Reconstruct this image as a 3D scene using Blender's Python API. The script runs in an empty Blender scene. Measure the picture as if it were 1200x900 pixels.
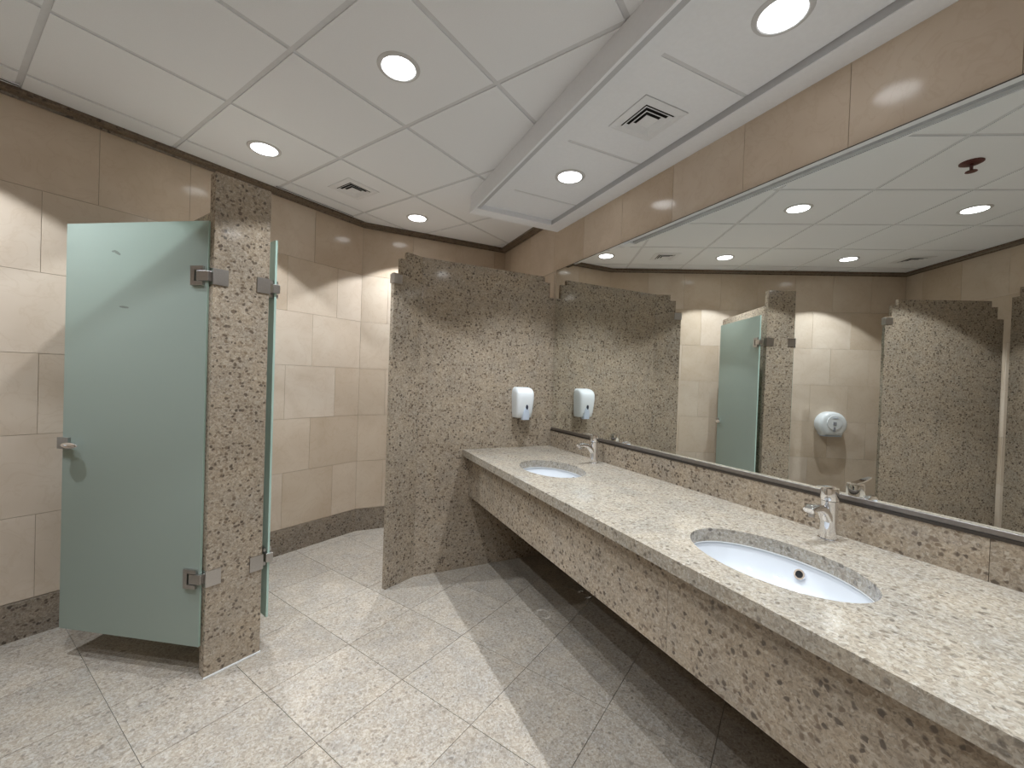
import bpy, bmesh, math, random
from mathutils import Vector, Matrix

random.seed(7)
scene = bpy.context.scene
COL = scene.collection

# ------------------------------------------------------------------ camera
cam_data = bpy.data.cameras.new('camera')
cam = bpy.data.objects.new('camera', cam_data)
COL.objects.link(cam)
CAM_R = Vector((0.900655, -0.433209, 0.033917))
CAM_U = Vector((-0.025352, 0.025533, 0.999352))
CAM_F = Vector((0.433795, 0.900932, -0.012014))
mw = Matrix.Identity(4)
for i in range(3):
    mw[i][0] = CAM_R[i]; mw[i][1] = CAM_U[i]; mw[i][2] = -CAM_F[i]
mw[2][3] = 1.396
cam.matrix_world = mw
cam_data.sensor_fit = 'HORIZONTAL'
cam_data.sensor_width = 36.0
cam_data.lens = 481.09 / 1200.0 * 36.0
cam_data.clip_start = 0.02
scene.camera = cam

# ------------------------------------------------------------------ world and exposure
world = bpy.data.worlds.new('world')
scene.world = world
world.use_nodes = True
world.node_tree.nodes['Background'].inputs[0].default_value = (0.02, 0.02, 0.02, 1)
world.node_tree.nodes['Background'].inputs[1].default_value = 0.0
vs = scene.view_settings
vs.view_transform = 'Standard'
vs.look = 'None'
vs.gamma = 1.0
vs.use_curve_mapping = False
vs.exposure = 0.48
CEIL_W = 72.0       # power of each ceiling spot
SOFF_W = 66.0       # power of each soffit spot

# ------------------------------------------------------------------ layout constants (metres)
PHI = math.radians(90 - 60.314)         # heading of the stall grid
D2 = Vector((math.cos(PHI), math.sin(PHI), 0))
D1 = Vector((-math.sin(PHI), math.cos(PHI), 0))
def uv(u, v, z=0.0):
    p = D2 * u + D1 * v
    return Vector((p.x, p.y, z))
XM = 1.731        # mirror wall
YP = 2.833        # partition beside the counter
YB = 3.862        # far wall
YR = -1.6         # wall behind the camera
NL = 3.1785       # left wall (v)
NW = -1.032       # wall perpendicular to the left wall (u)
ZC = 2.714        # ceiling
ZT = 0.872        # worktop
ZS = 2.589        # soffit underside
XS = 0.985        # soffit front
YS = 2.850        # soffit end
CV = 2.142        # stall front plane
U_LB = (YB - NL * D1.y) / D2.y
P_LW = uv(NW, NL)
P_LB = uv(U_LB, NL)
P_MB = Vector((XM, YB, 0))
P_MR = Vector((XM, YR, 0))
v_wr = (YR - NW * D2.y) / D1.y
P_WR = uv(NW, v_wr)
ROOM = [P_LW, P_WR, P_MR, P_MB, P_LB]      # counter-clockwise seen from above

# ------------------------------------------------------------------ materials
def newmat(name):
    m = bpy.data.materials.new(name)
    m.use_nodes = True
    nt = m.node_tree
    return m, nt, nt.nodes['Principled BSDF']

def N(nt, t, **kw):
    n = nt.nodes.new(t)
    for k, val in kw.items():
        setattr(n, k, val)
    return n

def ramp(nt, fac, stops, interp='LINEAR'):
    r = N(nt, 'ShaderNodeValToRGB')
    r.color_ramp.interpolation = interp
    el = r.color_ramp.elements
    while len(el) < len(stops):
        el.new(0.5)
    for e, (pos, c) in zip(el, stops):
        e.position = pos
        e.color = (c[0], c[1], c[2], 1)
    nt.links.new(fac, r.inputs[0])
    return r.outputs[0]

def mixc(nt, fac, a, b, blend='MIX'):
    m = N(nt, 'ShaderNodeMix', data_type='RGBA', blend_type=blend)
    for sock, val in ((m.inputs[0], fac), (m.inputs[6], a), (m.inputs[7], b)):
        if isinstance(val, (int, float)):
            sock.default_value = val
        elif isinstance(val, tuple):
            sock.default_value = (val[0], val[1], val[2], 1)
        else:
            nt.links.new(val, sock)
    return m.outputs[2]

def math_n(nt, op, a, b=None):
    m = N(nt, 'ShaderNodeMath', operation=op)
    for sock, val in ((m.inputs[0], a), (m.inputs[1], b)):
        if val is None:
            continue
        if isinstance(val, (int, float)):
            sock.default_value = val
        else:
            nt.links.new(val, sock)
    return m.outputs[0]

def world_coords(nt, offset=True, amount=6.0):
    geo = N(nt, 'ShaderNodeNewGeometry')
    if not offset:
        return geo.outputs['Position']
    info = N(nt, 'ShaderNodeObjectInfo')
    off = math_n(nt, 'MULTIPLY', info.outputs['Random'], amount)
    add = N(nt, 'ShaderNodeVectorMath', operation='ADD')
    nt.links.new(geo.outputs['Position'], add.inputs[0])
    nt.links.new(off, add.inputs[1])
    return add.outputs[0]

def granite(name, tint=(1, 1, 1), rough=0.16, vary=0.06, spec=0.5, fleck=0.2, depth=0.85):
    m, nt, b = newmat(name)
    co = world_coords(nt)
    warp = N(nt, 'ShaderNodeTexNoise'); warp.inputs['Scale'].default_value = 45; warp.inputs['Detail'].default_value = 2
    nt.links.new(co, warp.inputs['Vector'])
    wv = N(nt, 'ShaderNodeVectorMath', operation='MULTIPLY_ADD')
    nt.links.new(warp.outputs['Color'], wv.inputs[0])
    wv.inputs[1].default_value = (0.018, 0.018, 0.018)
    nt.links.new(co, wv.inputs[2])
    # fine crystals
    vo = N(nt, 'ShaderNodeTexVoronoi'); vo.inputs['Scale'].default_value = 135
    nt.links.new(wv.outputs[0], vo.inputs['Vector'])
    sep = N(nt, 'ShaderNodeSeparateColor'); nt.links.new(vo.outputs['Color'], sep.inputs[0])
    base = ramp(nt, sep.outputs[0], [(0.0, (0.365, 0.31, 0.25)), (0.25, (0.43, 0.375, 0.31)), (0.5, (0.47, 0.415, 0.345)),
                                     (0.75, (0.50, 0.45, 0.385)), (1.0, (0.56, 0.515, 0.455))])
    v2 = N(nt, 'ShaderNodeTexVoronoi'); v2.inputs['Scale'].default_value = 300
    nt.links.new(wv.outputs[0], v2.inputs['Vector'])
    s2 = N(nt, 'ShaderNodeSeparateColor'); nt.links.new(v2.outputs['Color'], s2.inputs[0])
    fine = ramp(nt, s2.outputs[1], [(0.0, (0.70, 0.69, 0.68)), (0.3, (0.95, 0.94, 0.93)), (1.0, (1.08, 1.07, 1.06))])
    c = mixc(nt, 1.0, base, fine, 'MULTIPLY')
    # cloudy warm and grey drifts
    n2 = N(nt, 'ShaderNodeTexNoise'); n2.inputs['Scale'].default_value = 9; n2.inputs['Detail'].default_value = 4
    nt.links.new(co, n2.inputs['Vector'])
    c = mixc(nt, 1.0, c, ramp(nt, n2.outputs['Fac'], [(0.3, (0.90, 0.91, 0.93)), (0.7, (1.07, 1.04, 1.0))]), 'MULTIPLY')
    # separate dark flecks
    v3 = N(nt, 'ShaderNodeTexVoronoi'); v3.inputs['Scale'].default_value = 70
    nt.links.new(wv.outputs[0], v3.inputs['Vector'])
    s3 = N(nt, 'ShaderNodeSeparateColor'); nt.links.new(v3.outputs['Color'], s3.inputs[0])
    v4 = N(nt, 'ShaderNodeTexVoronoi'); v4.inputs['Scale'].default_value = 105
    nt.links.new(wv.outputs[0], v4.inputs['Vector'])
    s4 = N(nt, 'ShaderNodeSeparateColor'); nt.links.new(v4.outputs['Color'], s4.inputs[0])
    pick4 = ramp(nt, s4.outputs[2], [(fleck - 0.02, (1, 1, 1)), (fleck + 0.02, (0, 0, 0))])
    c = mixc(nt, math_n(nt, 'MULTIPLY', pick4, 0.24), c, (0.20, 0.155, 0.12))
    near = ramp(nt, v3.outputs['Distance'], [(0.38, (1, 1, 1)), (0.62, (0, 0, 0))])
    pick = ramp(nt, s3.outputs[2], [(fleck - 0.02, (1, 1, 1)), (fleck + 0.02, (0, 0, 0))])
    f1 = math_n(nt, 'MULTIPLY', near, pick)
    tone = ramp(nt, s3.outputs[0], [(0.0, (0.085, 0.068, 0.058)), (0.6, (0.15, 0.115, 0.09)), (1.0, (0.25, 0.19, 0.14))])
    c = mixc(nt, math_n(nt, 'MULTIPLY', f1, depth), c, tone)
    # slab to slab variation
    info = N(nt, 'ShaderNodeObjectInfo')
    val = math_n(nt, 'MULTIPLY_ADD', info.outputs['Random'], 2 * vary)
    val.node.inputs[2].default_value = 1 - vary
    c = mixc(nt, 1.0, c, val, 'MULTIPLY')
    c = mixc(nt, 1.0, c, tint, 'MULTIPLY')
    nt.links.new(c, b.inputs['Base Color'])
    b.inputs['Roughness'].default_value = rough
    b.inputs['Specular IOR Level'].default_value = spec
    return m

def marble(name, rough=0.2):
    m, nt, b = newmat(name)
    co = world_coords(nt, True, 9.0)
    n1 = N(nt, 'ShaderNodeTexNoise'); n1.inputs['Scale'].default_value = 3.2; n1.inputs['Detail'].default_value = 6
    n1.inputs['Distortion'].default_value = 0.6
    nt.links.new(co, n1.inputs['Vector'])
    base = ramp(nt, n1.outputs['Fac'], [(0.25, (0.57, 0.465, 0.36)), (0.5, (0.635, 0.53, 0.425)), (0.75, (0.69, 0.595, 0.49))])
    n2 = N(nt, 'ShaderNodeTexNoise'); n2.inputs['Scale'].default_value = 7; n2.inputs['Detail'].default_value = 8
    n2.inputs['Distortion'].default_value = 1.6
    nt.links.new(co, n2.inputs['Vector'])
    vein = ramp(nt, n2.outputs['Fac'], [(0.47, (0, 0, 0)), (0.5, (1, 1, 1)), (0.53, (0, 0, 0))])
    c = mixc(nt, math_n(nt, 'MULTIPLY', vein, 0.14), base, (0.44, 0.31, 0.19))
    info = N(nt, 'ShaderNodeObjectInfo')
    tone = ramp(nt, info.outputs['Random'], [(0.0, (0.91, 0.88, 0.84)), (0.35, (1.0, 0.985, 0.965)), (0.7, (1.0, 1.0, 1.0)), (1.0, (1.06, 1.07, 1.09))])
    c = mixc(nt, 1.0, c, tone, 'MULTIPLY')
    nt.links.new(c, b.inputs['Base Color'])
    b.inputs['Roughness'].default_value = rough
    b.inputs['Specular IOR Level'].default_value = 0.22
    return m

def plain(name, col, rough=0.5, metal=0.0, noise=0.0, nscale=40, spec=0.5):
    m, nt, b = newmat(name)
    if noise:
        geo = N(nt, 'ShaderNodeNewGeometry')
        n = N(nt, 'ShaderNodeTexNoise'); n.inputs['Scale'].default_value = nscale; n.inputs['Detail'].default_value = 4
        nt.links.new(geo.outputs['Position'], n.inputs['Vector'])
        lo = tuple(max(0, x * (1 - noise)) for x in col); hi = tuple(min(1, x * (1 + noise)) for x in col)
        nt.links.new(ramp(nt, n.outputs['Fac'], [(0.3, lo), (0.7, hi)]), b.inputs['Base Color'])
    else:
        b.inputs['Base Color'].default_value = (*col, 1)
    b.inputs['Roughness'].default_value = rough
    b.inputs['Metallic'].default_value = metal
    b.inputs['Specular IOR Level'].default_value = spec
    return m

def frosted(name, scuffs=()):
    m, nt, b = newmat(name)
    out = nt.nodes['Material Output']
    col = (0.57, 0.65, 0.60)
    d = N(nt, 'ShaderNodeBsdfDiffuse'); t = N(nt, 'ShaderNodeBsdfTranslucent')
    g = N(nt, 'ShaderNodeBsdfGlossy'); g.inputs['Roughness'].default_value = 0.38
    src = None
    if scuffs:
        tc = N(nt, 'ShaderNodeTexCoord')
        sp = N(nt, 'ShaderNodeSeparateXYZ'); nt.links.new(tc.outputs['Object'], sp.inputs[0])
        nz = N(nt, 'ShaderNodeTexNoise'); nz.inputs['Scale'].default_value = 90; nt.links.new(tc.outputs['Object'], nz.inputs['Vector'])
        tot = None
        for (sx, sz, rx, rz, tilt) in scuffs:
            dx = math_n(nt, 'SUBTRACT', sp.outputs[0], sx); dz = math_n(nt, 'SUBTRACT', sp.outputs[2], sz)
            dz = math_n(nt, 'ADD', dz, math_n(nt, 'MULTIPLY', dx, tilt))
            a = math_n(nt, 'POWER', math_n(nt, 'ABSOLUTE', math_n(nt, 'DIVIDE', dx, rx)), 2.0)
            c = math_n(nt, 'POWER', math_n(nt, 'ABSOLUTE', math_n(nt, 'DIVIDE', dz, rz)), 2.0)
            e = math_n(nt, 'ADD', a, c)
            e = math_n(nt, 'MULTIPLY', e, math_n(nt, 'ADD', nz.outputs['Fac'], 0.5))
            k = math_n(nt, 'LESS_THAN', e, 1.0)
            tot = k if tot is None else math_n(nt, 'MAXIMUM', tot, k)
        src = mixc(nt, math_n(nt, 'MULTIPLY', tot, 0.55), col, (0.16, 0.16, 0.14))
    for n in (d, t):
        if src is None:
            n.inputs['Color'].default_value = (*col, 1)
        else:
            nt.links.new(src, n.inputs['Color'])
    g.inputs['Color'].default_value = (0.85, 0.95, 0.9, 1)
    m1 = N(nt, 'ShaderNodeMixShader'); m1.inputs[0].default_value = 0.55
    nt.links.new(d.outputs[0], m1.inputs[1]); nt.links.new(t.outputs[0], m1.inputs[2])
    m2 = N(nt, 'ShaderNodeMixShader'); m2.inputs[0].default_value = 0.06
    nt.links.new(m1.outputs[0], m2.inputs[1]); nt.links.new(g.outputs[0], m2.inputs[2])
    nt.links.new(m2.outputs[0], out.inputs['Surface'])
    return m

def emissive(name, col, strength):
    m, nt, b = newmat(name)
    b.inputs['Base Color'].default_value = (0.9, 0.9, 0.9, 1)
    b.inputs['Emission Color'].default_value = (*col, 1)
    b.inputs['Emission Strength'].default_value = strength
    return m

M_GRAN = granite('granite', tint=(0.78, 0.74, 0.685), rough=0.1, fleck=0.24)
M_FLOOR = granite('granite_floor', tint=(0.86, 0.87, 0.885), rough=0.42, vary=0.05, fleck=0.10, spec=0.35, depth=0.5)
M_TOP = granite('granite_worktop', tint=(0.87, 0.885, 0.88), rough=0.12, fleck=0.12, depth=0.62)
M_TILE = marble('cream_marble', 0.13)
M_GROUT = plain('tile_grout', (0.50, 0.42, 0.33), 0.9, noise=0.1)
M_FGROUT = plain('floor_grout', (0.45, 0.42, 0.38), 0.9, noise=0.1)
M_CORN = granite('dark_granite_cornice', tint=(0.36, 0.31, 0.27), rough=0.3)
M_BASE = granite('granite_skirting', tint=(0.60, 0.57, 0.54), rough=0.2)
M_CEIL = plain('ceiling_board', (0.87, 0.89, 0.93), 0.9, noise=0.02, nscale=300, spec=0.1)
M_TBAR = plain('ceiling_grid_metal', (0.70, 0.71, 0.74), 0.7, noise=0.02)
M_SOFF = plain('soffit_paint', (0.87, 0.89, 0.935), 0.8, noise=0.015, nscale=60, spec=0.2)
M_SOFFSHADE = plain('soffit_groove_shade', (0.54, 0.55, 0.58), 0.8, noise=0.02, spec=0.2)  # grey puts the shade of groove and tray side into the colour
M_MIRROR = plain('mirror_silver', (0.87, 0.89, 0.865), 0.0, 1.0)
M_STEEL = plain('brushed_steel', (0.52, 0.50, 0.485), 0.30, 1.0, noise=0.06, nscale=200)
M_RAIL = plain('steel_rail', (0.10, 0.09, 0.082), 0.45, 1.0, noise=0.06, nscale=120)
M_EDGE = plain('mirror_edge_cover', (0.30, 0.275, 0.26), 0.38, 1.0, noise=0.08, nscale=60)
M_CHROME = plain('chrome', (0.86, 0.86, 0.88), 0.06, 1.0)
M_CERAM = plain('white_ceramic', (0.66, 0.68, 0.71), 0.08)
M_PLAST = plain('white_plastic', (0.80, 0.83, 0.85), 0.25)
M_PLAST2 = plain('pale_grey_plastic', (0.56, 0.63, 0.74), 0.3)
M_DARKP = plain('dark_smoked_plastic', (0.03, 0.035, 0.06), 0.2)
M_GREYP = plain('grey_plastic', (0.30, 0.31, 0.34), 0.4)
M_BLACK = plain('black_void', (0.012, 0.012, 0.012), 0.9)
M_VENT = plain('vent_enamel', (0.82, 0.835, 0.87), 0.5, noise=0.02)
M_TRIM = plain('light_trim_enamel', (0.62, 0.62, 0.63), 0.4)
M_LAMP = emissive('lamp_diffuser', (0.97, 0.985, 1.0), 8.0)
M_SPR = plain('dark_red_enamel', (0.10, 0.025, 0.02), 0.4)
M_SEAL = plain('white_sealant', (0.78, 0.78, 0.77), 0.6, noise=0.03)
M_GLASS1 = frosted('frosted_glass_scuffed', [(0.470, 1.915, 0.018, 0.007, -0.5), (0.492, 1.922, 0.010, 0.004, 0.0), (0.428, 1.666, 0.026, 0.0045, -0.10)])
M_GLASS = frosted('frosted_glass')
M_GEDGE = plain('glass_edge', (0.46, 0.62, 0.55), 0.15)

# ------------------------------------------------------------------ mesh helpers
def mesh_obj(name, verts, faces, mat, parent=None, loc=(0, 0, 0), rotz=0.0, smooth=False, mats=None, fmat=None):
    me = bpy.data.meshes.new(name)
    me.from_pydata([tuple(v) for v in verts], [], faces)
    for mm in (mats or [mat]):
        me.materials.append(mm)
    if fmat:
        for p, k in zip(me.polygons, fmat):
            p.material_index = k
    if smooth:
        for p in me.polygons:
            p.use_smooth = True
    me.update()
    return link(name, me, parent, loc, rotz)

def link(name, me, parent=None, loc=(0, 0, 0), rotz=0.0):
    o = bpy.data.objects.new(name, me)
    COL.objects.link(o)
    o.location = loc
    o.rotation_euler = (0, 0, rotz)
    o.parent = parent
    return o

def bm_obj(name, bm, mat, parent=None, loc=(0, 0, 0), rotz=0.0, smooth=False):
    bmesh.ops.recalc_face_normals(bm, faces=bm.faces)
    me = bpy.data.meshes.new(name)
    bm.to_mesh(me); bm.free()
    me.materials.append(mat)
    if smooth:
        for p in me.polygons:
            p.use_smooth = True
    return link(name, me, parent, loc, rotz)

BOXF = [(0, 3, 2, 1), (4, 5, 6, 7), (0, 1, 5, 4), (1, 2, 6, 5), (2, 3, 7, 6), (3, 0, 4, 7)]
def box_v(a, b):
    (x0, y0, z0), (x1, y1, z1) = a, b
    return [(x0, y0, z0), (x1, y0, z0), (x1, y1, z0), (x0, y1, z0), (x0, y0, z1), (x1, y0, z1), (x1, y1, z1), (x0, y1, z1)]

def box(name, a, b, mat, parent=None, loc=(0, 0, 0), rotz=0.0, bevel=0.0):
    o = mesh_obj(name, box_v(a, b), BOXF, mat, parent, loc, rotz)
    if bevel:
        md = o.modifiers.new('bevel', 'BEVEL'); md.width = bevel; md.segments = 2; md.limit_method = 'ANGLE'
        for p in o.data.polygons:
            p.use_smooth = True
        md.harden_normals = True
    return o

def boxes(name, lst, mat, parent=None, loc=(0, 0, 0), rotz=0.0):
    vs_, fs = [], []
    for a, b in lst:
        k = len(vs_)
        vs_ += box_v(a, b)
        fs += [tuple(i + k for i in f) for f in BOXF]
    return mesh_obj(name, vs_, fs, mat, parent, loc, rotz)

def prism(name, poly, z0, z1, mat, parent=None, loc=(0, 0, 0), rotz=0.0):
    """poly: list of (x, y), counter-clockwise, extruded along z"""
    n = len(poly)
    v = [(p[0], p[1], z0) for p in poly] + [(p[0], p[1], z1) for p in poly]
    f = [tuple(reversed(range(n))), tuple(range(n, 2 * n))]
    f += [(i, (i + 1) % n, n + (i + 1) % n, n + i) for i in range(n)]
    return mesh_obj(name, v, f, mat, parent, loc, rotz)

def slab_xz(name, poly, y0, y1, mat, parent=None, loc=(0, 0, 0), rotz=0.0):
    """outline in the x-z plane, extruded along y"""
    bm = bmesh.new()
    a = [bm.verts.new((x, y0, z)) for x, z in poly]
    b = [bm.verts.new((x, y1, z)) for x, z in poly]
    n = len(poly)
    bm.faces.new(a); bm.faces.new(list(reversed(b)))
    for i in range(n):
        bm.faces.new((a[i], b[i], b[(i + 1) % n], a[(i + 1) % n]))
    return bm_obj(name, bm, mat, parent, loc, rotz)

def lathe(name, prof, mat, parent=None, loc=(0, 0, 0), seg=32, smooth=True, rotz=0.0):
    """prof: (r, z) from one end of the axis to the other"""
    bm = bmesh.new()
    rings = []
    for r, z in prof:
        if r < 1e-6:
            rings.append([bm.verts.new((0, 0, z))])
        else:
            rings.append([bm.verts.new((r * math.cos(2 * math.pi * i / seg), r * math.sin(2 * math.pi * i / seg), z)) for i in range(seg)])
    for A, B in zip(rings, rings[1:]):
        for i in range(seg):
            j = (i + 1) % seg
            if len(A) == 1 and len(B) > 1:
                bm.faces.new((A[0], B[i], B[j]))
            elif len(B) == 1 and len(A) > 1:
                bm.faces.new((A[i], A[j], B[0]))
            elif len(A) > 1:
                bm.faces.new((A[i], A[j], B[j], B[i]))
    o = bm_obj(name, bm, mat, parent, loc, rotz, smooth)
    md = o.modifiers.new('split', 'EDGE_SPLIT'); md.split_angle = math.radians(38)
    return o

def loft(name, rings, mat, parent=None, loc=(0, 0, 0), rotz=0.0, smooth=True, split=40):
    bm = bmesh.new()
    R = [[bm.verts.new(p) for p in r] for r in rings]
    n = len(rings[0])
    for A, B in zip(R, R[1:]):
        for i in range(n):
            j = (i + 1) % n
            bm.faces.new((A[i], A[j], B[j], B[i]))
    bm.faces.new(list(reversed(R[0]))); bm.faces.new(R[-1])
    o = bm_obj(name, bm, mat, parent, loc, rotz, smooth)
    md = o.modifiers.new('split', 'EDGE_SPLIT'); md.split_angle = math.radians(split)
    return o

def empty(name, loc=(0, 0, 0), rotz=0.0):
    o = bpy.data.objects.new(name, None)
    COL.objects.link(o)
    o.empty_display_size = 0.1
    o.location = loc
    o.rotation_euler = (0, 0, rotz)
    return o

def tag(o, label, cat, group=None):
    o['label'] = label
    o['category'] = cat
    if group:
        o['group'] = group
    return o

def struct(o, label=None, cat=None):
    o['kind'] = 'structure'
    if label:
        o['label'] = label
    if cat:
        o['category'] = cat
    return o

def clip_poly(poly, planes):
    """Sutherland-Hodgman; each plane (nx, ny, d) keeps nx*x+ny*y <= d"""
    for nx, ny, d in planes:
        out = []
        for i in range(len(poly)):
            a, b = poly[i], poly[(i + 1) % len(poly)]
            da, db = nx * a[0] + ny * a[1] - d, nx * b[0] + ny * b[1] - d
            if da <= 0:
                out.append(a)
            if (da < 0 < db) or (db < 0 < da):
                t = da / (da - db)
                out.append((a[0] + (b[0] - a[0]) * t, a[1] + (b[1] - a[1]) * t))
        poly = out
        if len(poly) < 3:
            return []
    ar = sum(poly[i][0] * poly[(i + 1) % len(poly)][1] - poly[(i + 1) % len(poly)][0] * poly[i][1] for i in range(len(poly))) / 2
    return poly if ar > 0.002 else []

def to_uv(p):
    return (p.x * D2.x + p.y * D2.y, p.x * D1.x + p.y * D1.y)
ROOM_UV = [to_uv(p) for p in ROOM]
def room_planes(inset):
    pl = []
    for i in range(len(ROOM_UV)):
        a, b = ROOM_UV[i], ROOM_UV[(i + 1) % len(ROOM_UV)]
        ex, ey = b[0] - a[0], b[1] - a[1]
        L = math.hypot(ex, ey)
        nx, ny = ey / L, -ex / L            # outward for counter-clockwise
        pl.append((nx, ny, nx * a[0] + ny * a[1] - inset))
    return pl

# ------------------------------------------------------------------ floor and ceiling
def slab_poly(out):
    c = Vector((sum(p[0] for p in ROOM_UV) / 5, sum(p[1] for p in ROOM_UV) / 5))
    big = [(-6, -6), (8, -6), (8, 8), (-6, 8)]
    return clip_poly(big, room_planes(-out))

floor = struct(prism('floor', slab_poly(0.12), -0.12, -0.006, M_FGROUT, rotz=PHI), 'speckled beige granite tile floor', 'floor')
cache = {}
FS = 0.41
for i in range(-6, 8):
    for j in range(-7, 7):
        u0 = 0.868 + i * FS; v0 = 1.437 + j * FS
        g = 0.0012
        poly = clip_poly([(u0 + g, v0 + g), (u0 + FS - g, v0 + g), (u0 + FS - g, v0 + FS - g), (u0 + g, v0 + FS - g)], room_planes(0.0))
        if not poly:
            continue
        full = len(poly) == 4 and abs((poly[1][0] - poly[0][0]) - (FS - 2 * g)) < 1e-4 and abs((poly[2][1] - poly[1][1]) - (FS - 2 * g)) < 1e-4
        if full:
            if 'f' not in cache:
                o = prism('floor_tile', [(0, 0), (FS - 2 * g, 0), (FS - 2 * g, FS - 2 * g), (0, FS - 2 * g)], -0.012, 0.0, M_FLOOR, floor)
                cache['f'] = o.data
            else:
                o = link('floor_tile', cache['f'], floor)
            o.location = (u0 + g, v0 + g, 0)
        else:
            ox, oy = poly[0]
            prism('floor_tile', [(x - ox, y - oy) for x, y in poly], -0.012, 0.0, M_FLOOR, floor, loc=(ox, oy, 0))

ceiling = struct(prism('ceiling', slab_poly(0.12), ZC + 0.005, ZC + 0.12, M_TBAR, rotz=PHI), 'white suspended tile ceiling', 'ceiling')
G1, G2, GS = 0.260, 0.5456, 0.6
for i in range(-4, 6):
    for j in range(-6, 6):
        u0 = G1 + i * GS; v0 = G2 + j * GS
        g = 0.0115
        poly = clip_poly([(u0 + g, v0 + g), (u0 + GS - g, v0 + g), (u0 + GS - g, v0 + GS - g), (u0 + g, v0 + GS - g)], room_planes(0.0))
        if not poly:
            continue
        full = len(poly) == 4 and abs((poly[1][0] - poly[0][0]) - (GS - 2 * g)) < 1e-4 and abs((poly[2][1] - poly[1][1]) - (GS - 2 * g)) < 1e-4
        ox, oy = poly[0]
        if full and 'c' in cache:
            o = link('ceiling_tile', cache['c'], ceiling, loc=(ox, oy, ZC))
        else:
            o = prism('ceiling_tile', [(x - ox, y - oy) for x, y in poly], 0.0, 0.012, M_CEIL, ceiling, loc=(ox, oy, ZC))
            if full:
                cache['c'] = o.data

# ------------------------------------------------------------------ tiled walls
TW = 0.41
ROWS = [0.195, 0.622, 1.033, 1.445, 1.857, 2.270, 2.714]
tile_cache = {}
def tiled_wall(name, a, b, label, off_a=0.0, off_b=None, zmin=None, tmin=None, tmax=None, base=True, rows=ROWS):
    """a -> b runs along the inside face with the room on its left; tiles face the room"""
    d = (b - a); L = d.length; rz = math.atan2(d.y, d.x)
    w = box(name, (-0.06, -0.16, 0.0), (L + 0.06, -0.004, ZC + 0.10), M_GROUT, loc=(a.x, a.y, 0), rotz=rz)
    struct(w, label, 'wall')
    for r in range(len(rows) - 1):
        z0, z1 = rows[r], rows[r + 1]
        off = off_a if (len(rows) - 2 - r) % 2 == 0 else off_b
        js = [0.0] + [j for j in (off + q * TW for q in range(-2, 40)) if 0.07 < j < L - 0.07] + [L]
        for x0, x1 in zip(js, js[1:]):
            zz0 = z0
            if zmin is not None:
                zz0 = zmin(x0, x1, z0)
            if x1 - x0 < 0.02 or z1 - zz0 < 0.03:
                continue
            g = 0.0010
            key = (round(x1 - x0, 4), round(z1 - zz0, 4))
            if key not in tile_cache:
                o = mesh_obj('wall_tile', box_v((g, -0.012, g), (key[0] - g, 0, key[1] - g)), BOXF, M_TILE, w)
                tile_cache[key] = o.data
            else:
                o = link('wall_tile', tile_cache[key], w)
            o.location = (x0, random.uniform(-0.0005, 0.0005), zz0)
    return w

# left wall: from far-left bend towards the side wall (room on the left)
L_len = (P_LW - P_LB).length
# joints at u = 0.551 + k*0.41 (row A, top row) ; local x = U_LB - u
offA = (U_LB - 0.556) % TW; offB = (U_LB - 0.351) % TW
tiled_wall('wall_left', P_LB, P_LW, 'cream marble tiled wall behind the glass-door stalls', offA, offB)
# far wall: from the mirror wall corner to the bend
Bl = (P_LB - P_MB).length
tiled_wall('wall_back', P_MB, P_LB, 'cream marble tiled wall beyond the stepped granite partition', (Bl - 0.44) % TW, (Bl - 0.225) % TW)
# mirror wall: from the rear wall to the far corner ; joints at y = 1.666 - k*0.41 above the mirror
Ml = YB - YR
def m_zmin(x0, x1, z0):
    return z0 if x0 + YR >= 2.84 else max(z0, 2.283)
offM = (1.660 - YR) % TW
ZROW_M = list(ROWS)
def tiles_M():
    w = box('wall_right', (-0.06, -0.16, 0.0), (Ml + 0.06, -0.004, ZC + 0.10), M_GROUT, loc=(XM, YR, 0), rotz=math.pi / 2)
    struct(w, 'cream marble tiled wall carrying the long mirror', 'wall')
    ysplit = 2.876 - YR
    def put(x0, x1, z0, z1):
        if x1 - x0 < 0.02:
            return
        g = 0.001
        key = (round(x1 - x0, 4), round(z1 - z0, 4))
        if key not in tile_cache:
            o = mesh_obj('wall_tile', box_v((g, -0.012, g), (key[0] - g, 0, key[1] - g)), BOXF, M_TILE, w)
            tile_cache[key] = o.data
        else:
            o = link('wall_tile', tile_cache[key], w)
        o.location = (x0, 0, z0)
    x = offM - TW
    while x < Ml:
        put(max(0, x), min(Ml, x + TW), 2.279, 2.714)
        x += TW
    for r in range(len(ROWS) - 2):
        x = ysplit
        o = [0.1, 0.305][r % 2]
        xs = [ysplit, ysplit + o, ysplit + o + TW, ysplit + o + 2 * TW, ysplit + o + 3 * TW]
        for p, q in zip(xs, xs[1:]):
            put(p, min(q, Ml), ROWS[r], min(ROWS[r + 1], 2.277))
    # granite slabs added below the counter to cut bounced light there
    x = 0.0
    while x < ysplit - 0.05:
        x2 = min(x + 0.895, ysplit - 0.045)
        box('bounce_cut_slab', (x + 0.001, -0.012, 0.001), (x2 - 0.001, -0.0005, 0.82), M_GRAN, w)
        x = x2
    return w
tiles_M()
# side wall beyond the left stall: from the left wall corner towards the camera side
tiled_wall('wall_side', P_LW, P_WR, 'cream marble tiled wall square to the stall wall', 0.2, 0.0)
tiled_wall('wall_rear', P_WR, P_MR, 'cream marble tiled wall opposite the far wall', 0.2, 0.0)

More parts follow.
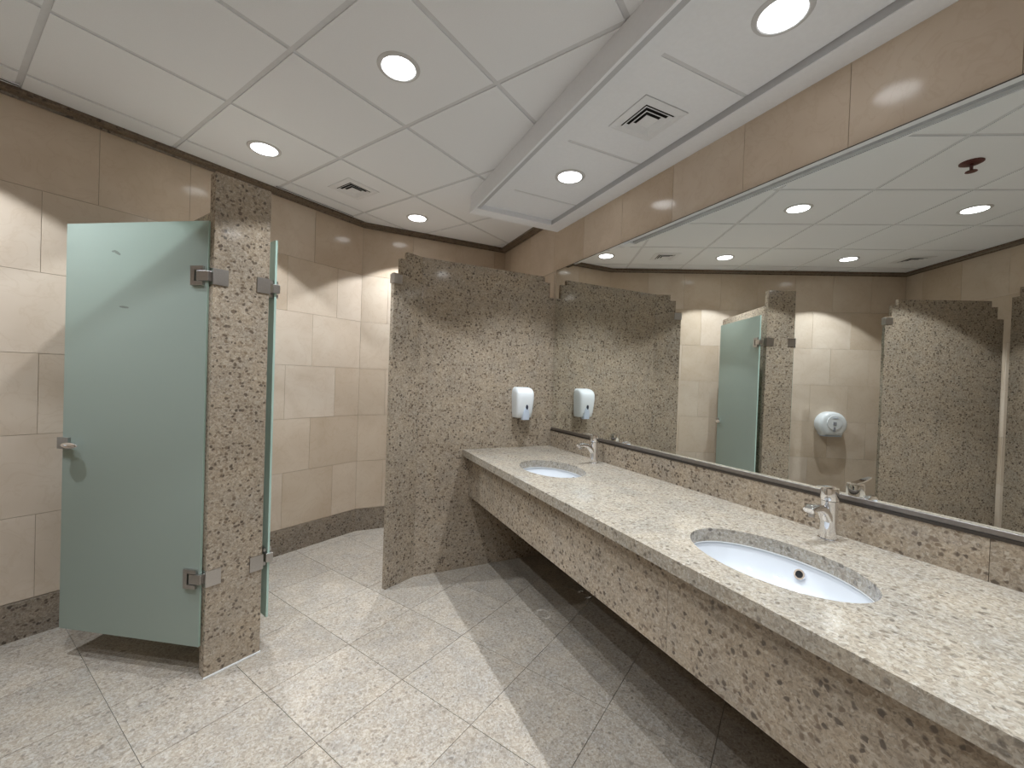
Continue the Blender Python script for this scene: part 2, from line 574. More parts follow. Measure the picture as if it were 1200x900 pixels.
# skirting boards
def skirting(name, a, b, label, t0=0.0, t1=None):
    d = b - a; L = d.length; rz = math.atan2(d.y, d.x)
    t1 = L if t1 is None else t1
    o = struct(empty(name, (a.x, a.y, 0), rz), label, 'baseboard')
    x = t0
    while x < t1 - 0.01:
        x2 = min(x + 0.82, t1)
        box('skirting_slab', (x + 0.0008, 0.0, 0.0), (x2 - 0.0008, 0.008, 0.190), M_BASE, o)
        x = x2
    return o
skirting('baseboard_left', P_LB, P_LW, 'brown granite skirting along the stall wall', 0.0, L_len)
skirting('baseboard_back', P_MB, P_LB, 'brown granite skirting along the far wall', 0.0, Bl)
skirting('baseboard_side', P_LW, P_WR, 'brown granite skirting along the side wall', 0.01)
skirting('baseboard_right', Vector((XM, 2.876, 0)), P_MB, 'brown granite skirting on the mirror wall behind the partition', 0.0, P_MB.y - 2.886)

# cornices (dark granite strip under the ceiling)
def cornice(name, a, b, label, t0=0.0, t1=None, ext0=0.0, ext1=0.0):
    d = b - a; L = d.length; rz = math.atan2(d.y, d.x)
    t1 = L if t1 is None else t1
    prof = [(0.0, 2.682), (0.010, 2.680), (0.018, 2.690), (0.050, 2.694), (0.064, 2.700), (0.064, ZC), (0.0, ZC)]
    n = len(prof)
    vA = [(t0 + ext0 * y, y, z) for y, z in prof]; vB = [(t1 - ext1 * y, y, z) for y, z in prof]
    f = [tuple(range(n)), tuple(reversed(range(n, 2 * n)))] + [(i, n + i, n + (i + 1) % n, (i + 1) % n) for i in range(n)]
    return struct(mesh_obj(name, vA + vB, f, M_CORN, loc=(a.x, a.y, 0), rotz=rz), label, 'cornice')
tb = math.tan((math.pi - math.acos(max(-1, min(1, (P_LW - P_LB).normalized().dot((P_MB - P_LB).normalized()))))) / 2)
cornice('trim_1', P_LB, P_LW, 'dark brown cornice along the stall wall', ext0=tb, ext1=1.0)
cornice('trim_2', P_MB, P_LB, 'dark brown cornice along the far wall', ext0=1.0, ext1=tb)
cornice('trim_3', P_LW, P_WR, 'dark brown cornice along the side wall', ext0=1.0, ext1=0.0)
cornice('trim_4', Vector((XM, YS, 0)), P_MB, 'short dark brown cornice past the ceiling soffit end', ext0=0.0, ext1=1.0)

# ------------------------------------------------------------------ soffit over the counter
def build_soffit():
    y0 = YR + 0.001
    s = struct(empty('soffit', ((XS + XM) / 2, (y0 + YS) / 2, ZS)), 'white boxed ceiling soffit above the long counter', 'soffit')
    ox, oy, oz = s.location
    def B(name, a, b, m=M_SOFF):
        return box(name, (a[0] - ox, a[1] - oy, a[2] - oz), (b[0] - ox, b[1] - oy, b[2] - oz), m, s)
    e = 0.0002
    H = 0.032
    xw, yw = 1.615, 2.743          # inner walls of the tray
    B('soffit_box', (XS + 0.004, y0, ZS + H + 0.004), (XM - e, YS - 0.004, ZC - e))
    # hanging frame
    B('frame_rail', (XS, y0, ZS), (XS + 0.013, YS, ZS + H + 0.0038))
    B('frame_rail', (xw, y0, ZS), (XM - e, YS, ZS + H + 0.0038))
    B('frame_rail', (XS + 0.0132, yw, ZS), (xw - e, YS, ZS + H + 0.0038))
    # stepped moulding along the room side, then the tray side; both greyed as shade
    B('shaded_moulding', (XS + 0.0132, y0, ZS + 0.006), (XS + 0.042, yw - e, ZS + H + 0.0038), M_SOFFSHADE)
    B('shaded_moulding', (xw - 0.0035, y0, ZS + 0.003), (xw - e, yw - e, ZS + H + 0.0038), M_SOFFSHADE)
    # plain border, then panels with open joints
    B('border_board', (XS + 0.0425, y0, ZS + H), (1.135, yw - e, ZS + H + 0.0038))
    cuts = [yw - 0.003, 2.42, 1.792, 1.163, 0.535, -0.093, -0.721, -1.349, y0]
    for k, (a, b) in enumerate(zip(cuts, cuts[1:])):
        B('soffit_panel', (1.1352, b + 0.009, ZS + H), (xw - 0.006, a - (0.0 if k == 0 else 0.009), ZS + H + 0.0038))
    B('joint_bar', (1.1352, y0, ZS + H + 0.003), (xw - 0.006, yw - 0.003, ZS + H + 0.0039), M_TBAR)
    return s
build_soffit()
Z_SP = ZS + 0.032      # face of the recessed soffit panels

# ------------------------------------------------------------------ recessed lights
def downlight(loc, rotz, label, group, power, cone=104, blend=0.14):
    t = empty('ceiling_light', loc, rotz)
    tag(t, label, 'light', group)
    lathe('trim_ring', [(0.070, -0.001), (0.070, -0.005), (0.074, -0.007), (0.088, -0.003), (0.090, 0.0), (0.070, 0.0)], M_TRIM, t, seg=40)
    lathe('lamp_disc', [(0.0, -0.0030), (0.0695, -0.0030), (0.0695, -0.0005), (0.0, -0.0005)], M_LAMP, t, seg=40)
    ld = bpy.data.lights.new('downlight_beam', 'SPOT')
    ld.energy = power
    ld.spot_size = math.radians(cone)
    ld.spot_blend = blend
    ld.shadow_soft_size = 0.012
    ld.color = (0.875, 0.94, 1.0)
    # reflector profile: intensity falls off away from the lamp axis
    ld.use_nodes = True
    nt = ld.node_tree
    em = nt.nodes['Emission']
    tc = N(nt, 'ShaderNodeTexCoord')
    sx = N(nt, 'ShaderNodeSeparateXYZ'); nt.links.new(tc.outputs['Normal'], sx.inputs[0])
    pw = math_n(nt, 'POWER', math_n(nt, 'ABSOLUTE', sx.outputs[2]), 2.2)
    nt.links.new(pw, em.inputs['Strength'])
    lo = bpy.data.objects.new('downlight_beam', ld)
    COL.objects.link(lo)
    lo.parent = t
    lo.location = (0, 0, -0.012)
    return t
GU = [G1 + 1.5 * GS - 1.2, G1 + 1.5 * GS, G1 + 3.5 * GS]
GV = [G2 + 1.5 * GS - 1.2, G2 + 1.5 * GS, G2 + 3.5 * GS]
downlight(uv(GU[1], GV[1], ZC), PHI, 'round recessed downlight in the ceiling tile between counter soffit and stalls', None, CEIL_W)
downlight(uv(GU[1], GV[2], ZC), PHI, 'round recessed downlight in the ceiling by the top of the granite pillar', None, CEIL_W)
downlight(uv(GU[2], GV[2], ZC), PHI, 'round recessed ceiling downlight by the far wall above the open stall', None, CEIL_W)
downlight(uv(GU[0], GV[2], ZC), PHI, 'round recessed downlight in the ceiling above the paper roll dispenser stall', None, CEIL_W)
downlight(uv(GU[0], GV[1], ZC), PHI, 'round recessed downlight in the ceiling seen only in the mirror, before the closed granite panel', None, CEIL_W)
downlight(uv(GU[0], GV[0], ZC), PHI, 'round recessed ceiling downlight furthest from the stall wall, near the sprinkler head', None, CEIL_W)
downlight((1.350, 2.100, Z_SP), 0, 'round soffit downlight above the soap-dispenser end of the counter', None, SOFF_W, 96, 0.45)
downlight((1.350, 0.858, Z_SP), 0, 'round soffit downlight straight above the basin with the overflow hole', None, SOFF_W, 96, 0.45)
downlight((1.350, -0.384, Z_SP), 0, 'round soffit downlight furthest from the soap dispenser, past both basins', None, SOFF_W, 96, 0.45)

# ------------------------------------------------------------------ air vents
def vent(loc, rotz, label):
    t = tag(empty('air_vent', loc, rotz), label, 'vent')
    box('backing', (-0.088, -0.088, -0.0022), (0.088, 0.088, -0.0004), M_BLACK, t)
    def ring(name, ro, zo, ri, zi, th=0.0012):
        v, f = [], []
        for r, z in ((ro, zo), (ri, zi), (ri, zi + th), (ro, zo + th)):
            v += [(-r, -r, z), (r, -r, z), (r, r, z), (-r, r, z)]
        for a in range(4):
            b = (a + 1) % 4
            for i in range(4):
                j = (i + 1) % 4
                f.append((a * 4 + i, a * 4 + j, b * 4 + j, b * 4 + i))
        return mesh_obj(name, v, f, M_VENT, t)
    ring('frame', 0.125, -0.0030, 0.086, -0.0085)
    ring('frame_edge', 0.125, -0.0030, 0.1215, -0.0045, 0.0022)
    for ro, ri in ((0.082, 0.066), (0.060, 0.044)):
        ring('louver', ro, -0.0125, ri, -0.0030)
    box('centre_plate', (-0.036, -0.036, -0.0115), (0.036, 0.036, -0.0100), M_VENT, t)
    return t
vent(uv(G1 + 2.5 * GS, G2 + 3.5 * GS, ZC), PHI, 'square four-way air vent in the ceiling tiles close to the stall wall')
vent(uv(G1 - 1.5 * GS, G2 + 3.5 * GS, ZC), PHI, 'square four-way air vent in the ceiling corner seen only in the mirror')
vent((1.360, 1.476, Z_SP), 0, 'square four-way air vent set in the soffit over the counter')

def slot(u0, u1, label):
    t = tag(empty('slot_diffuser', uv((u0 + u1) / 2, 3.088, ZC), PHI), label, 'vent', 'dark slot diffusers along the stall cornice')
    h = (u1 - u0) / 2
    box('slot', (-h, -0.006, -0.004), (h, 0.006, -0.0008), M_BLACK, t)
    boxes('slot_rim', [((-h, -0.011, -0.005), (h, -0.0062, -0.0005)), ((-h, 0.0062, -0.005), (h, 0.011, -0.0005))], M_VENT, t)
    return t
slot(1.44, 2.06, 'long dark slot diffuser at the ceiling edge, ending at the far bend of the wall')
slot(-0.36, 0.262, 'long dark slot diffuser at the ceiling edge over the frosted glass door')

# ------------------------------------------------------------------ sprinkler
sp = tag(empty('sprinkler_head', uv(0.60, 0.81, ZC), PHI), 'dark red sprinkler head hanging from the ceiling, seen in the mirror', 'sprinkler')
lathe('escutcheon', [(0.0, -0.0005), (0.052, -0.0005), (0.052, -0.004), (0.040, -0.010), (0.012, -0.012), (0.0, -0.012)], M_SPR, sp, seg=28)
lathe('stem', [(0.0, -0.0121), (0.008, -0.0121), (0.007, -0.05), (0.0, -0.05)], M_SPR, sp, seg=14)
lathe('deflector', [(0.0, -0.0502), (0.024, -0.0502), (0.026, -0.054), (0.0, -0.054)], M_SPR, sp, seg=20)

# ------------------------------------------------------------------ granite partitions and pillar
TOPZ, ST1, ST2 = 2.213, 2.160, 2.056
TH = 0.03
def step_bracket(name, parent, x0, x1, y0, y1, z0, z1):
    return box(name, (x0, y0, z0), (x1, y1, z1), M_STEEL, parent, bevel=0.002)

# partition beside the counter: end panel in the stall-front plane + main panel square to the mirror
bend = Vector((0.6534, YP, 0))
front = uv(1.737, CV + 0.004)
part = tag(empty('granite_partition', (bend.x, bend.y, 0), 0), 'speckled granite partition with stepped top corners beside the counter, soap dispenser on it', 'partition')
mx = XM - 0.001 - bend.x
slab_xz('main_panel', [(0, 0.001), (mx, 0.001), (mx, ST2), (mx - 0.058, ST2), (mx - 0.058, ST1 + 0.01), (mx - 0.108, ST1 + 0.01), (mx - 0.108, TOPZ), (0, TOPZ)], 0.0, TH, M_GRAN, part)
dv = front - bend
ang = math.atan2(-dv.y, -dv.x)
ln = dv.length
# local x of the end panel runs from the bend towards the free edge (negative)
ep = slab_xz('end_panel', [(-ln, 0.001), (-0.0012, 0.001), (-0.0012, TOPZ), (-ln + 0.102, TOPZ), (-ln + 0.102, ST1), (-ln + 0.052, ST1), (-ln + 0.052, ST2), (-ln, ST2)], 0.0, TH, M_GRAN, part, rotz=ang)
step_bracket('strike_plate', ep, -ln - 0.004, -ln + 0.060, -0.008, TH + 0.008, 1.990, 2.050)
ep.children[0]['label'] = 'small steel strike plate'

# pillar between the two glass doors, with the divider behind it
pil = tag(empty('granite_pillar', uv(0.8683, CV), PHI), 'tall speckled granite pillar between the two frosted glass doors', 'pillar')
box('pillar_slab', (-0.1255, 0.0, 0.001), (0.110, 0.055, 2.272), M_GRAN, pil, bevel=0.002)
box('base_seal', (-0.1275, -0.006, 0.0005), (0.112, -0.0003, 0.007), M_SEAL, pil)
dvd = tag(empty('granite_divider', uv(0.8683, CV + 0.0555), PHI), 'granite divider wall running from the pillar back to the tiled stall wall', 'partition')
box('divider_slab', (-0.065, 0.0, 0.001), (0.065, NL - CV - 0.0555 - 0.0085, 2.158), M_GRAN, dvd, bevel=0.002)

# closed panel across the far stall (seen in the mirror)
clp = tag(empty('stall_partition', uv(-0.5, CV), PHI), 'wide speckled granite panel with stepped top corners, seen in the mirror beside the roll dispenser', 'partition')
xl, xr = -0.487, 0.48      # local x = u + 0.5
pnl = slab_xz('panel_slab', [(xl, 0.001), (xr, 0.001), (xr, ST2), (xr - 0.052, ST2), (xr - 0.052, ST1), (xr - 0.102, ST1), (xr - 0.102, TOPZ), (xl + 0.102, TOPZ), (xl + 0.102, ST1), (xl + 0.052, ST1), (xl + 0.052, ST2), (xl, ST2)], 0.0, TH, M_GRAN, clp)
step_bracket('strike_plate', pnl, xr - 0.060, xr + 0.004, -0.008, TH + 0.008, 1.990, 2.050)

# granite pier on the side wall
pr = tag(empty('granite_pier', uv(NW + 0.001, 2.085), PHI), 'granite pier standing on the side wall, seen at the mirror end past the panel', 'pillar')
bmv = [(0.0, 0.001), (0.0, 2.235), (-0.055, 2.235), (-0.055, 2.31), (-0.50, 2.31), (-0.50, 0.001)]
# outline in the y-z plane, extruded along x
bm = bmesh.new()
A = [bm.verts.new((0.0, y, z)) for y, z in bmv]; Bv = [bm.verts.new((0.045, y, z)) for y, z in bmv]
bm.faces.new(A); bm.faces.new(list(reversed(Bv)))
for i in range(len(bmv)):
    j = (i + 1) % len(bmv)
    bm.faces.new((A[i], Bv[i], Bv[j], A[j]))
bm_obj('pier_slab', bm, M_GRAN, pr)
boxes('lit_top_edge', [((0.0, -0.056, 2.2352), (0.047, 0.002, 2.2402)), ((0.0, -0.50, 2.3102), (0.047, -0.053, 2.3152))], M_TILE, pr)  # pale strips added for the lit top edges, highlight put into colour

# ------------------------------------------------------------------ frosted glass doors
DZ0, DZ1 = 0.144, 2.053
def glass_door(hinge_uv, direc, width, label, glass_mat, front_sign, hinge_side_plate):
    """direc: unit (u, v) from hinge to free edge; local x along the door, front (camera) face at front_sign*y"""
    a = PHI + math.atan2(direc[1], direc[0])
    h = uv(*hinge_uv)
    t = tag(empty('glass_door', (h.x, h.y, 0), a), label, 'door', 'frosted glass stall doors')
    hw = 0.005
    v = box_v((0, -hw, DZ0), (width, hw, DZ1))
    mesh_obj('glass_pane', v, BOXF, glass_mat, t, mats=[glass_mat, M_GEDGE], fmat=[1, 1, 0, 1, 0, 1])
    for zc in (1.808, 0.452):
        hg = empty('hinge', (0, 0, 0)); hg.parent = t
        bpy.data.objects.remove(hg)
        bmb = []
        z0, z1 = zc - 0.043, zc + 0.043
        s = []
        for sg in (-1, 1):
            y0, y1 = sorted((sg * (hw + 0.0004), sg * (hw + 0.013)))
            # clamp plate as a square frame around the pivot block
            s += [((0.012, y0, z0), (0.074, y1, z0 + 0.018)), ((0.012, y0, z1 - 0.018), (0.074, y1, z1)), ((0.054, y0, z0 + 0.018), (0.074, y1, z1 - 0.018))]
        hn = boxes('hinge', s, M_STEEL, t)
        box('pivot_block', (-0.014, -0.017, zc - 0.022), (0.046, 0.017, zc + 0.022), M_STEEL, hn, bevel=0.002)
    zc = 1.024
    x1 = width + 0.016
    lk = boxes('lock_body', [((width - 0.045, -0.017, zc - 0.027), (x1, -hw - 0.0004, zc + 0.027)), ((width - 0.045, hw + 0.0004, zc - 0.027), (x1, 0.017, zc + 0.027)), ((width + 0.0005, -hw - 0.0004, zc - 0.027), (x1, hw + 0.0004, zc + 0.027))], M_STEEL, t)
    for sg in (-1, 1):
        bmk = bmesh.new()
        bmesh.ops.create_uvsphere(bmk, u_segments=20, v_segments=12, radius=1.0)
        for vv in bmk.verts:
            vv.co = Vector((vv.co.x * 0.046, vv.co.y * 0.014, vv.co.z * 0.014))
        bm_obj('lever', bmk, M_CHROME, lk, loc=(width - 0.082, sg * 0.036, zc - 0.004), smooth=True)
        bms = bmesh.new()
        bmesh.ops.create_cone(bms, cap_ends=True, segments=18, radius1=0.010, radius2=0.010, depth=0.024,
                              matrix=Matrix.Translation((width - 0.052, sg * 0.026, zc - 0.004)) @ Matrix.Rotation(math.pi / 2, 4, 'X'))
        bm_obj('spindle', bms, M_CHROME, lk, smooth=True)
    return t
dA = Vector((0.396 - 0.733, 2.841 - 2.168)); WA = dA.length - 0.004; dA.normalize()
glass_door((0.733, 2.168), (dA.x, dA.y), WA, 'frosted green glass door with two scuff marks, swung wide open before the stall wall', M_GLASS1, 1, None)
aB = 1.5219
glass_door((1.022, 2.172), (math.cos(aB), math.sin(aB)), 0.735, 'frosted green glass door seen edge-on past the pillar, broadside in the mirror', M_GLASS, 1, None)
# hinge plates fixed on the pillar
for zc in (1.808, 0.452):
    for sx in (-1, 1):
        ed = 0.1255 if sx < 0 else 0.110
        x0, x1 = sorted((sx * (ed - 0.057), sx * (ed + 0.003)))
        w0, w1 = sorted((sx * (ed + 0.0005), sx * (ed + 0.003)))
        boxes('hinge_plate', [((x0, -0.006, zc - 0.036), (x1, -0.0004, zc + 0.036)), ((w0, -0.0004, zc - 0.036), (w1, 0.05, zc + 0.036))], M_STEEL, pil)

# ------------------------------------------------------------------ vanity counter
BASINS = [(1.290, 2.095, 0.176, 0.245), (1.280, 0.777, 0.180, 0.262)]
XC, XA, ZA = 0.983, 1.0364, 0.535
def build_counter():
    t = tag(empty('vanity_counter', ((XC + XM) / 2, 0.62, 0)), 'long speckled granite vanity counter with two inset basins under the mirror', 'counter')
    ox, oy, _ = t.location
    y0, y1 = YR + 0.002, YP - 0.001
    x0, x1 = XC, XM - 0.0015
    bm = bmesh.new()
    def loop(pts):
        vs_ = [bm.verts.new((p[0] - ox, p[1] - oy, ZT)) for p in pts]
        return [bm.edges.new((vs_[i], vs_[(i + 1) % len(vs_)])) for i in range(len(vs_))]
    ed = loop([(x0, y0), (x1, y0), (x1, y1), (x0, y1)])
    for cx, cy, bx, by in BASINS:
        ed += loop([(cx + bx * math.cos(2 * math.pi * i / 64), cy + by * math.sin(2 * math.pi * i / 64)) for i in range(64)])
    bmesh.ops.triangle_fill(bm, use_beauty=True, use_dissolve=False, edges=ed)
    # drop faces filling the holes
    kill = []
    for f in bm.faces:
        c = f.calc_center_median()
        for cx, cy, bx, by in BASINS:
            if ((c.x + ox - cx) / bx) ** 2 + ((c.y + oy - cy) / by) ** 2 < 0.97:
                kill.append(f); break
    bmesh.ops.delete(bm, geom=kill, context='FACES_ONLY')
    geo = bmesh.ops.extrude_face_region(bm, geom=bm.faces[:])
    bmesh.ops.translate(bm, verts=[g for g in geo['geom'] if isinstance(g, bmesh.types.BMVert)], vec=(0, 0, -0.045))
    bm_obj('worktop', bm, M_TOP, t)
    cuts = [y1, 2.1, 0.95, -0.25, y0]
    for a, b in zip(cuts, cuts[1:]):
        box('apron', (XA - ox, b + 0.0006 - oy, ZA), (XA + 0.025 - ox, a - 0.0006 - oy, ZT - 0.0455), M_GRAN, t)
    cuts = [y1, 2.165, 1.304, 0.445, -0.415, -1.275, y0]
    for a, b in zip(cuts, cuts[1:]):
        box('backsplash_slab', (XM - 0.012 - ox, b + 0.0006 - oy, ZT + 0.0003), (XM - 0.0012 - ox, a - 0.0006 - oy, 0.994), M_GRAN, t)
    # support frame under the counter, hidden in the shade
    return t
build_counter()

def build_basin(cx, cy, bx, by, label):
    t = tag(empty('wash_basin', (cx, cy, ZT - 0.20)), label, 'basin')
    oz = ZT - 0.20
    seg = 56
    zr = ZT - 0.0455
    prof_in = [(1.03, zr - 0.0), (1.02, zr - 0.010), (0.99, zr - 0.030), (0.94, zr - 0.060), (0.84, zr - 0.090), (0.66, zr - 0.112), (0.42, zr - 0.124), (0.16, zr - 0.129)]
    prof_out = [(0.16, zr - 0.141), (0.45, zr - 0.136), (0.70, zr - 0.124), (0.88, zr - 0.100), (0.98, zr - 0.066), (1.04, zr - 0.030), (1.10, zr - 0.012), (1.12, zr - 0.001)]
    bm = bmesh.new()
    def ring(k, z):
        return [bm.verts.new((k * bx * math.cos(2 * math.pi * i / seg), k * by * math.sin(2 * math.pi * i / seg), z - oz)) for i in range(seg)]
    R = [ring(k, z - 0.0006) for k, z in prof_in + prof_out]
    R.append(R[0])
    for A, B in zip(R, R[1:]):
        for i in range(seg):
            j = (i + 1) % seg
            bm.faces.new((A[i], A[j], B[j], B[i]))
    bowl = bm_obj('bowl', bm, M_CERAM, t, smooth=True)
    lathe('drain', [(0.0, zr - 0.132 - oz), (0.028, zr - 0.132 - oz), (0.026, zr - 0.124 - oz), (0.018, zr - 0.127 - oz), (0.0, zr - 0.127 - oz)], M_CHROME, t, seg=28)
    # overflow hole in the back of the bowl
    ov = lathe('overflow_ring', [(0.0105, -0.004), (0.017, -0.004), (0.018, 0.0), (0.0165, 0.004), (0.0115, 0.004), (0.0105, -0.004)], M_CHROME, t, seg=28)
    oh = lathe('overflow_hole', [(0.0, -0.003), (0.0112, -0.003), (0.0112, 0.002), (0.0, 0.002)], M_BLACK, t, seg=24)
    zo = zr - 0.040
    for o, eps in ((ov, 0.0), (oh, 0.0)):
        o.location = (bx * 0.975 - 0.004, 0.012, zo - oz)
        o.rotation_euler = (0, math.radians(-68), 0)
    # slim sealing bead under the cut-out
    bm = bmesh.new()
    Rr = []
    for k, z in ((1.000, zr - 0.0007), (1.000, zr - 0.004), (1.03, zr - 0.004), (1.03, zr - 0.0007)):
        Rr.append([bm.verts.new((k * bx * math.cos(2 * math.pi * i / seg), k * by * math.sin(2 * math.pi * i / seg), z - oz)) for i in range(seg)])
    Rr.append(Rr[0])
    for A, B in zip(Rr, Rr[1:]):
        for i in range(seg):
            j = (i + 1) % seg
            bm.faces.new((A[i], A[j], B[j], B[i]))
    bm_obj('seal_bead', bm, M_SEAL, t, smooth=True)
    return t
build_basin(*BASINS[0], 'oval white undermount basin at the soap-dispenser end of the counter')
build_basin(*BASINS[1], 'oval white undermount basin with visible overflow hole, further from the granite partition')

def build_faucet(x, y, label):
    t = tag(empty('faucet', (x, y, ZT + 0.0003)), label, 'faucet')
    lathe('base_flange', [(0.0, 0.0), (0.031, 0.0), (0.031, 0.004), (0.0275, 0.006), (0.0, 0.006)], M_CHROME, t, seg=32)
    lathe('body', [(0.0, 0.0062), (0.0255, 0.0062), (0.0250, 0.05), (0.0250, 0.10), (0.0262, 0.125), (0.0262, 0.136), (0.0, 0.136)], M_CHROME, t, seg=32)
    # spout: rises out of the body, arches towards the basin (-x)
    path = [(-0.012, 0.072), (-0.026, 0.090), (-0.042, 0.106), (-0.062, 0.116), (-0.085, 0.120), (-0.112, 0.119), (-0.124, 0.113)]
    rings = []
    for k, (px, pz) in enumerate(path):
        a = path[max(0, k - 1)]; b = path[min(len(path) - 1, k + 1)]
        tx, tz = b[0] - a[0], b[1] - a[1]
        l = math.hypot(tx, tz); nx, nz = -tz / l, tx / l
        hw_, hh = (0.0195 - 0.0004 * k, 0.0150 - 0.0008 * k)
        ring = []
        for i in range(20):
            th = 2 * math.pi * i / 20
            c, s = math.cos(th), math.sin(th)
            c = math.copysign(abs(c) ** 0.6, c); s = math.copysign(abs(s) ** 0.6, s)
            ring.append((px + nx * hh * s, hw_ * c, pz + nz * hh * s))
        rings.append(ring)
    loft('spout', rings, M_CHROME, t, split=50)
    cap = lathe('handle_cap', [(0.0, 0.1375), (0.0262, 0.1375), (0.0275, 0.142), (0.0275, 0.176), (0.0262, 0.181), (0.0, 0.182)], M_CHROME, t, seg=32)
    lev = []
    for k, (px, pz, w, h) in enumerate([(0.012, 0.1835, 0.010, 0.0022), (-0.03, 0.186, 0.0105, 0.0026), (-0.075, 0.193, 0.009, 0.0024), (-0.098, 0.197, 0.0065, 0.002)]):
        lev.append([(px, w, pz - h), (px, w, pz + h), (px, -w, pz + h), (px, -w, pz - h)])
    loft('lever', lev, M_CHROME, cap, split=30)
    lathe('aerator', [(0.0, 0.0), (0.0095, 0.0), (0.0095, 0.012), (0.0, 0.012)], M_STEEL, t, loc=(-0.106, 0, 0.091), seg=20)
    return t
build_faucet(1.640, 2.150, 'small chrome basin tap at the soap-dispenser end of the counter')
build_faucet(1.640, 0.805, 'chrome basin tap beside the basin with the visible overflow hole')

# ------------------------------------------------------------------ mirror
def build_mirror():
    zb, zt = 1.0225, 2.274
    y0, y1 = YR + 0.004, YP - 0.003
    t = tag(empty('wall_mirror', (XM, (y0 + y1) / 2, zb)), 'long frameless wall mirror with a polished edge above the vanity counter', 'mirror')
    oy = t.location.y
    bw, bd = 0.014, 0.0003
    xb, xf = -0.0012, -0.0072
    outer = [(y0, zb), (y1, zb), (y1, zt), (y0, zt)]
    inner = [(y0 + bw, zb + 0.001), (y1 - bw, zb + 0.001), (y1 - bw, zt - bw), (y0 + bw, zt - bw)]
    v = [(xb, y - oy, z - zb) for y, z in outer] + [(xf + bd, y - oy, z - zb) for y, z in outer] + [(xf, y - oy, z - zb) for y, z in inner]
    f = [(0, 1, 2, 3), (8, 11, 10, 9)]
    for i in range(4):
        j = (i + 1) % 4
        f.append((i, 4 + i, 4 + j, j))
        f.append((4 + i, 8 + i, 8 + j, 4 + j))
    o = mesh_obj('mirror_glass', v, f, M_MIRROR, t)
    box('bottom_rail', (-0.0135, y0 - oy, 0.9942 - zb), (-0.0012, y1 - oy, 1.0045 - zb), M_RAIL, t)
    box('edge_cover_strip', (-0.0095, y0 - oy, 1.0047 - zb), (-0.0012, y1 - oy, 1.0222 - zb), M_EDGE, t, bevel=0.002)  # made taller to cover the counter's bright reflection at the mirror foot
    box('top_rail', (-0.0085, y0 - oy, 2.2745 - zb), (-0.0012, y1 - oy, 2.2768 - zb), M_RAIL, t)
    return t
build_mirror()

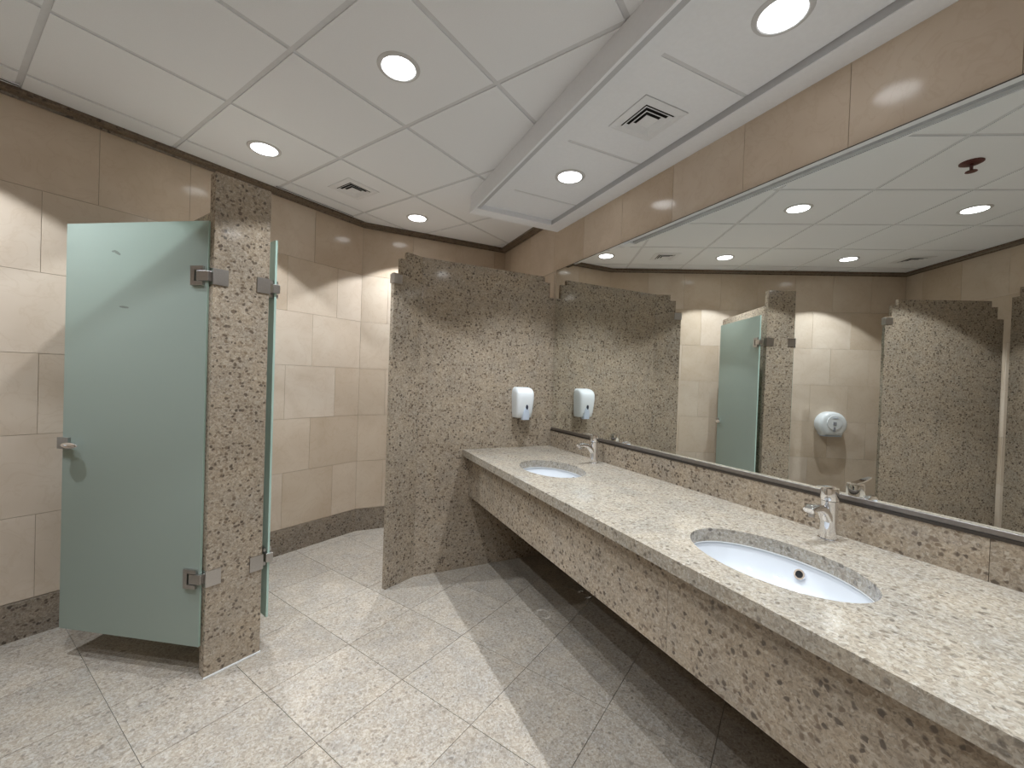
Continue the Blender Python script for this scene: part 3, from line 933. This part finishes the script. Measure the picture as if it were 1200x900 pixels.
# ------------------------------------------------------------------ soap dispenser
def build_soap():
    cx = 1.440
    t = tag(empty('soap_dispenser', (cx, YP - 0.0005, 1.105)), 'white wall-mounted soap dispenser on the granite partition above the counter', 'soap dispenser')
    # outline rings stacked in z : (z, half width, depth)
    levels = [(0.000, 0.055, 0.070), (0.006, 0.058, 0.080), (0.040, 0.061, 0.090), (0.100, 0.064, 0.100), (0.150, 0.066, 0.105), (0.185, 0.066, 0.103), (0.205, 0.064, 0.092), (0.220, 0.060, 0.072), (0.229, 0.052, 0.045), (0.232, 0.045, 0.025)]
    rings = []
    for z, hw, dp in levels:
        hw *= 1.13
        r = []
        r.append((-hw, 0.0, z))
        n = 14
        for i in range(n + 1):
            th = math.pi * i / n
            c, s = -math.cos(th), math.sin(th)
            e = 0.34
            r.append((hw * math.copysign(abs(c) ** e, c), -dp * (0.22 + 0.78 * (abs(s) ** e)), z))
        r.append((hw, 0.0, z))
        rings.append(r)
    body = loft('body', rings, M_PLAST, t, split=60)
    # teardrop push lever on the front
    prof = [(-0.026, -0.014), (0.026, -0.014), (0.027, 0.010), (0.022, 0.045), (0.012, 0.075), (0.0, 0.084), (-0.012, 0.075), (-0.022, 0.045), (-0.027, 0.010)]
    bm = bmesh.new()
    A = [bm.verts.new((x + 0.006, -0.060, z)) for x, z in prof]
    B = [bm.verts.new((x + 0.006, -0.094 - 0.10 * max(0, z), z)) for x, z in prof]
    C = [bm.verts.new((x * 0.82 + 0.006, -0.099 - 0.10 * max(0, z), z * 0.92 + 0.001)) for x, z in prof]
    n = len(prof)
    for P_, Q_ in ((A, B), (B, C)):
        for i in range(n):
            bm.faces.new((P_[i], P_[(i + 1) % n], Q_[(i + 1) % n], Q_[i]))
    bm.faces.new(A); bm.faces.new(list(reversed(C)))
    bm_obj('push_lever', bm, M_PLAST2, t, smooth=False)
    bm = bmesh.new()
    bmesh.ops.create_uvsphere(bm, u_segments=16, v_segments=10, radius=1.0)
    for v in bm.verts:
        v.co = Vector((v.co.x * 0.0095 + 0.006, v.co.y * 0.008 - 0.104, v.co.z * 0.019 + 0.083))
    bm_obj('level_window', bm, M_DARKP, t, smooth=True)
    return t
build_soap()

# ------------------------------------------------------------------ paper roll dispenser on the stall wall
def build_roll():
    t = tag(empty('roll_dispenser', uv(-0.262, NL - 0.0008, 1.013), PHI), 'round white jumbo paper roll dispenser on the tiled stall wall, seen in the mirror', 'dispenser')
    n = 44
    out = []
    for i in range(n):
        th = 2 * math.pi * i / n
        x, z = 0.150 * math.cos(th), 0.140 * math.sin(th)
        if z < -0.105:
            z = -0.128
            x = max(-0.098, min(0.098, x * 1.02))
        out.append((x, z))
    rings = [[(x * k, -y, z * k) for x, z in out] for y, k in ((0.0, 0.98), (0.070, 1.0), (0.092, 0.97), (0.106, 0.88), (0.112, 0.74), (0.113, 0.4))]
    loft('cover', rings, M_PLAST, t, split=50)
    # raised front boss, sight windows and lock
    lathe_o = lathe('front_boss', [(0.0, 0.0), (0.082, 0.0), (0.078, 0.006), (0.0, 0.008)], M_PLAST, t, loc=(0.0, -0.1125, 0.02), seg=36)
    lathe_o.rotation_euler = (math.radians(90), 0, 0)
    box('sight_window', (-0.016, -0.1235, -0.008), (0.018, -0.118, 0.028), M_GREYP, t, bevel=0.003)
    box('sight_window', (-0.010, -0.121, -0.078), (0.014, -0.112, -0.028), M_GREYP, t, bevel=0.003)
    box('lock_mark', (-0.030, -0.1225, 0.068), (0.030, -0.1155, 0.074), M_PLAST2, t)
    boxes('paper_exit', [((-0.092, -0.100, -0.136), (0.092, -0.012, -0.1285))], M_PLAST2, t)
    return t
build_roll()
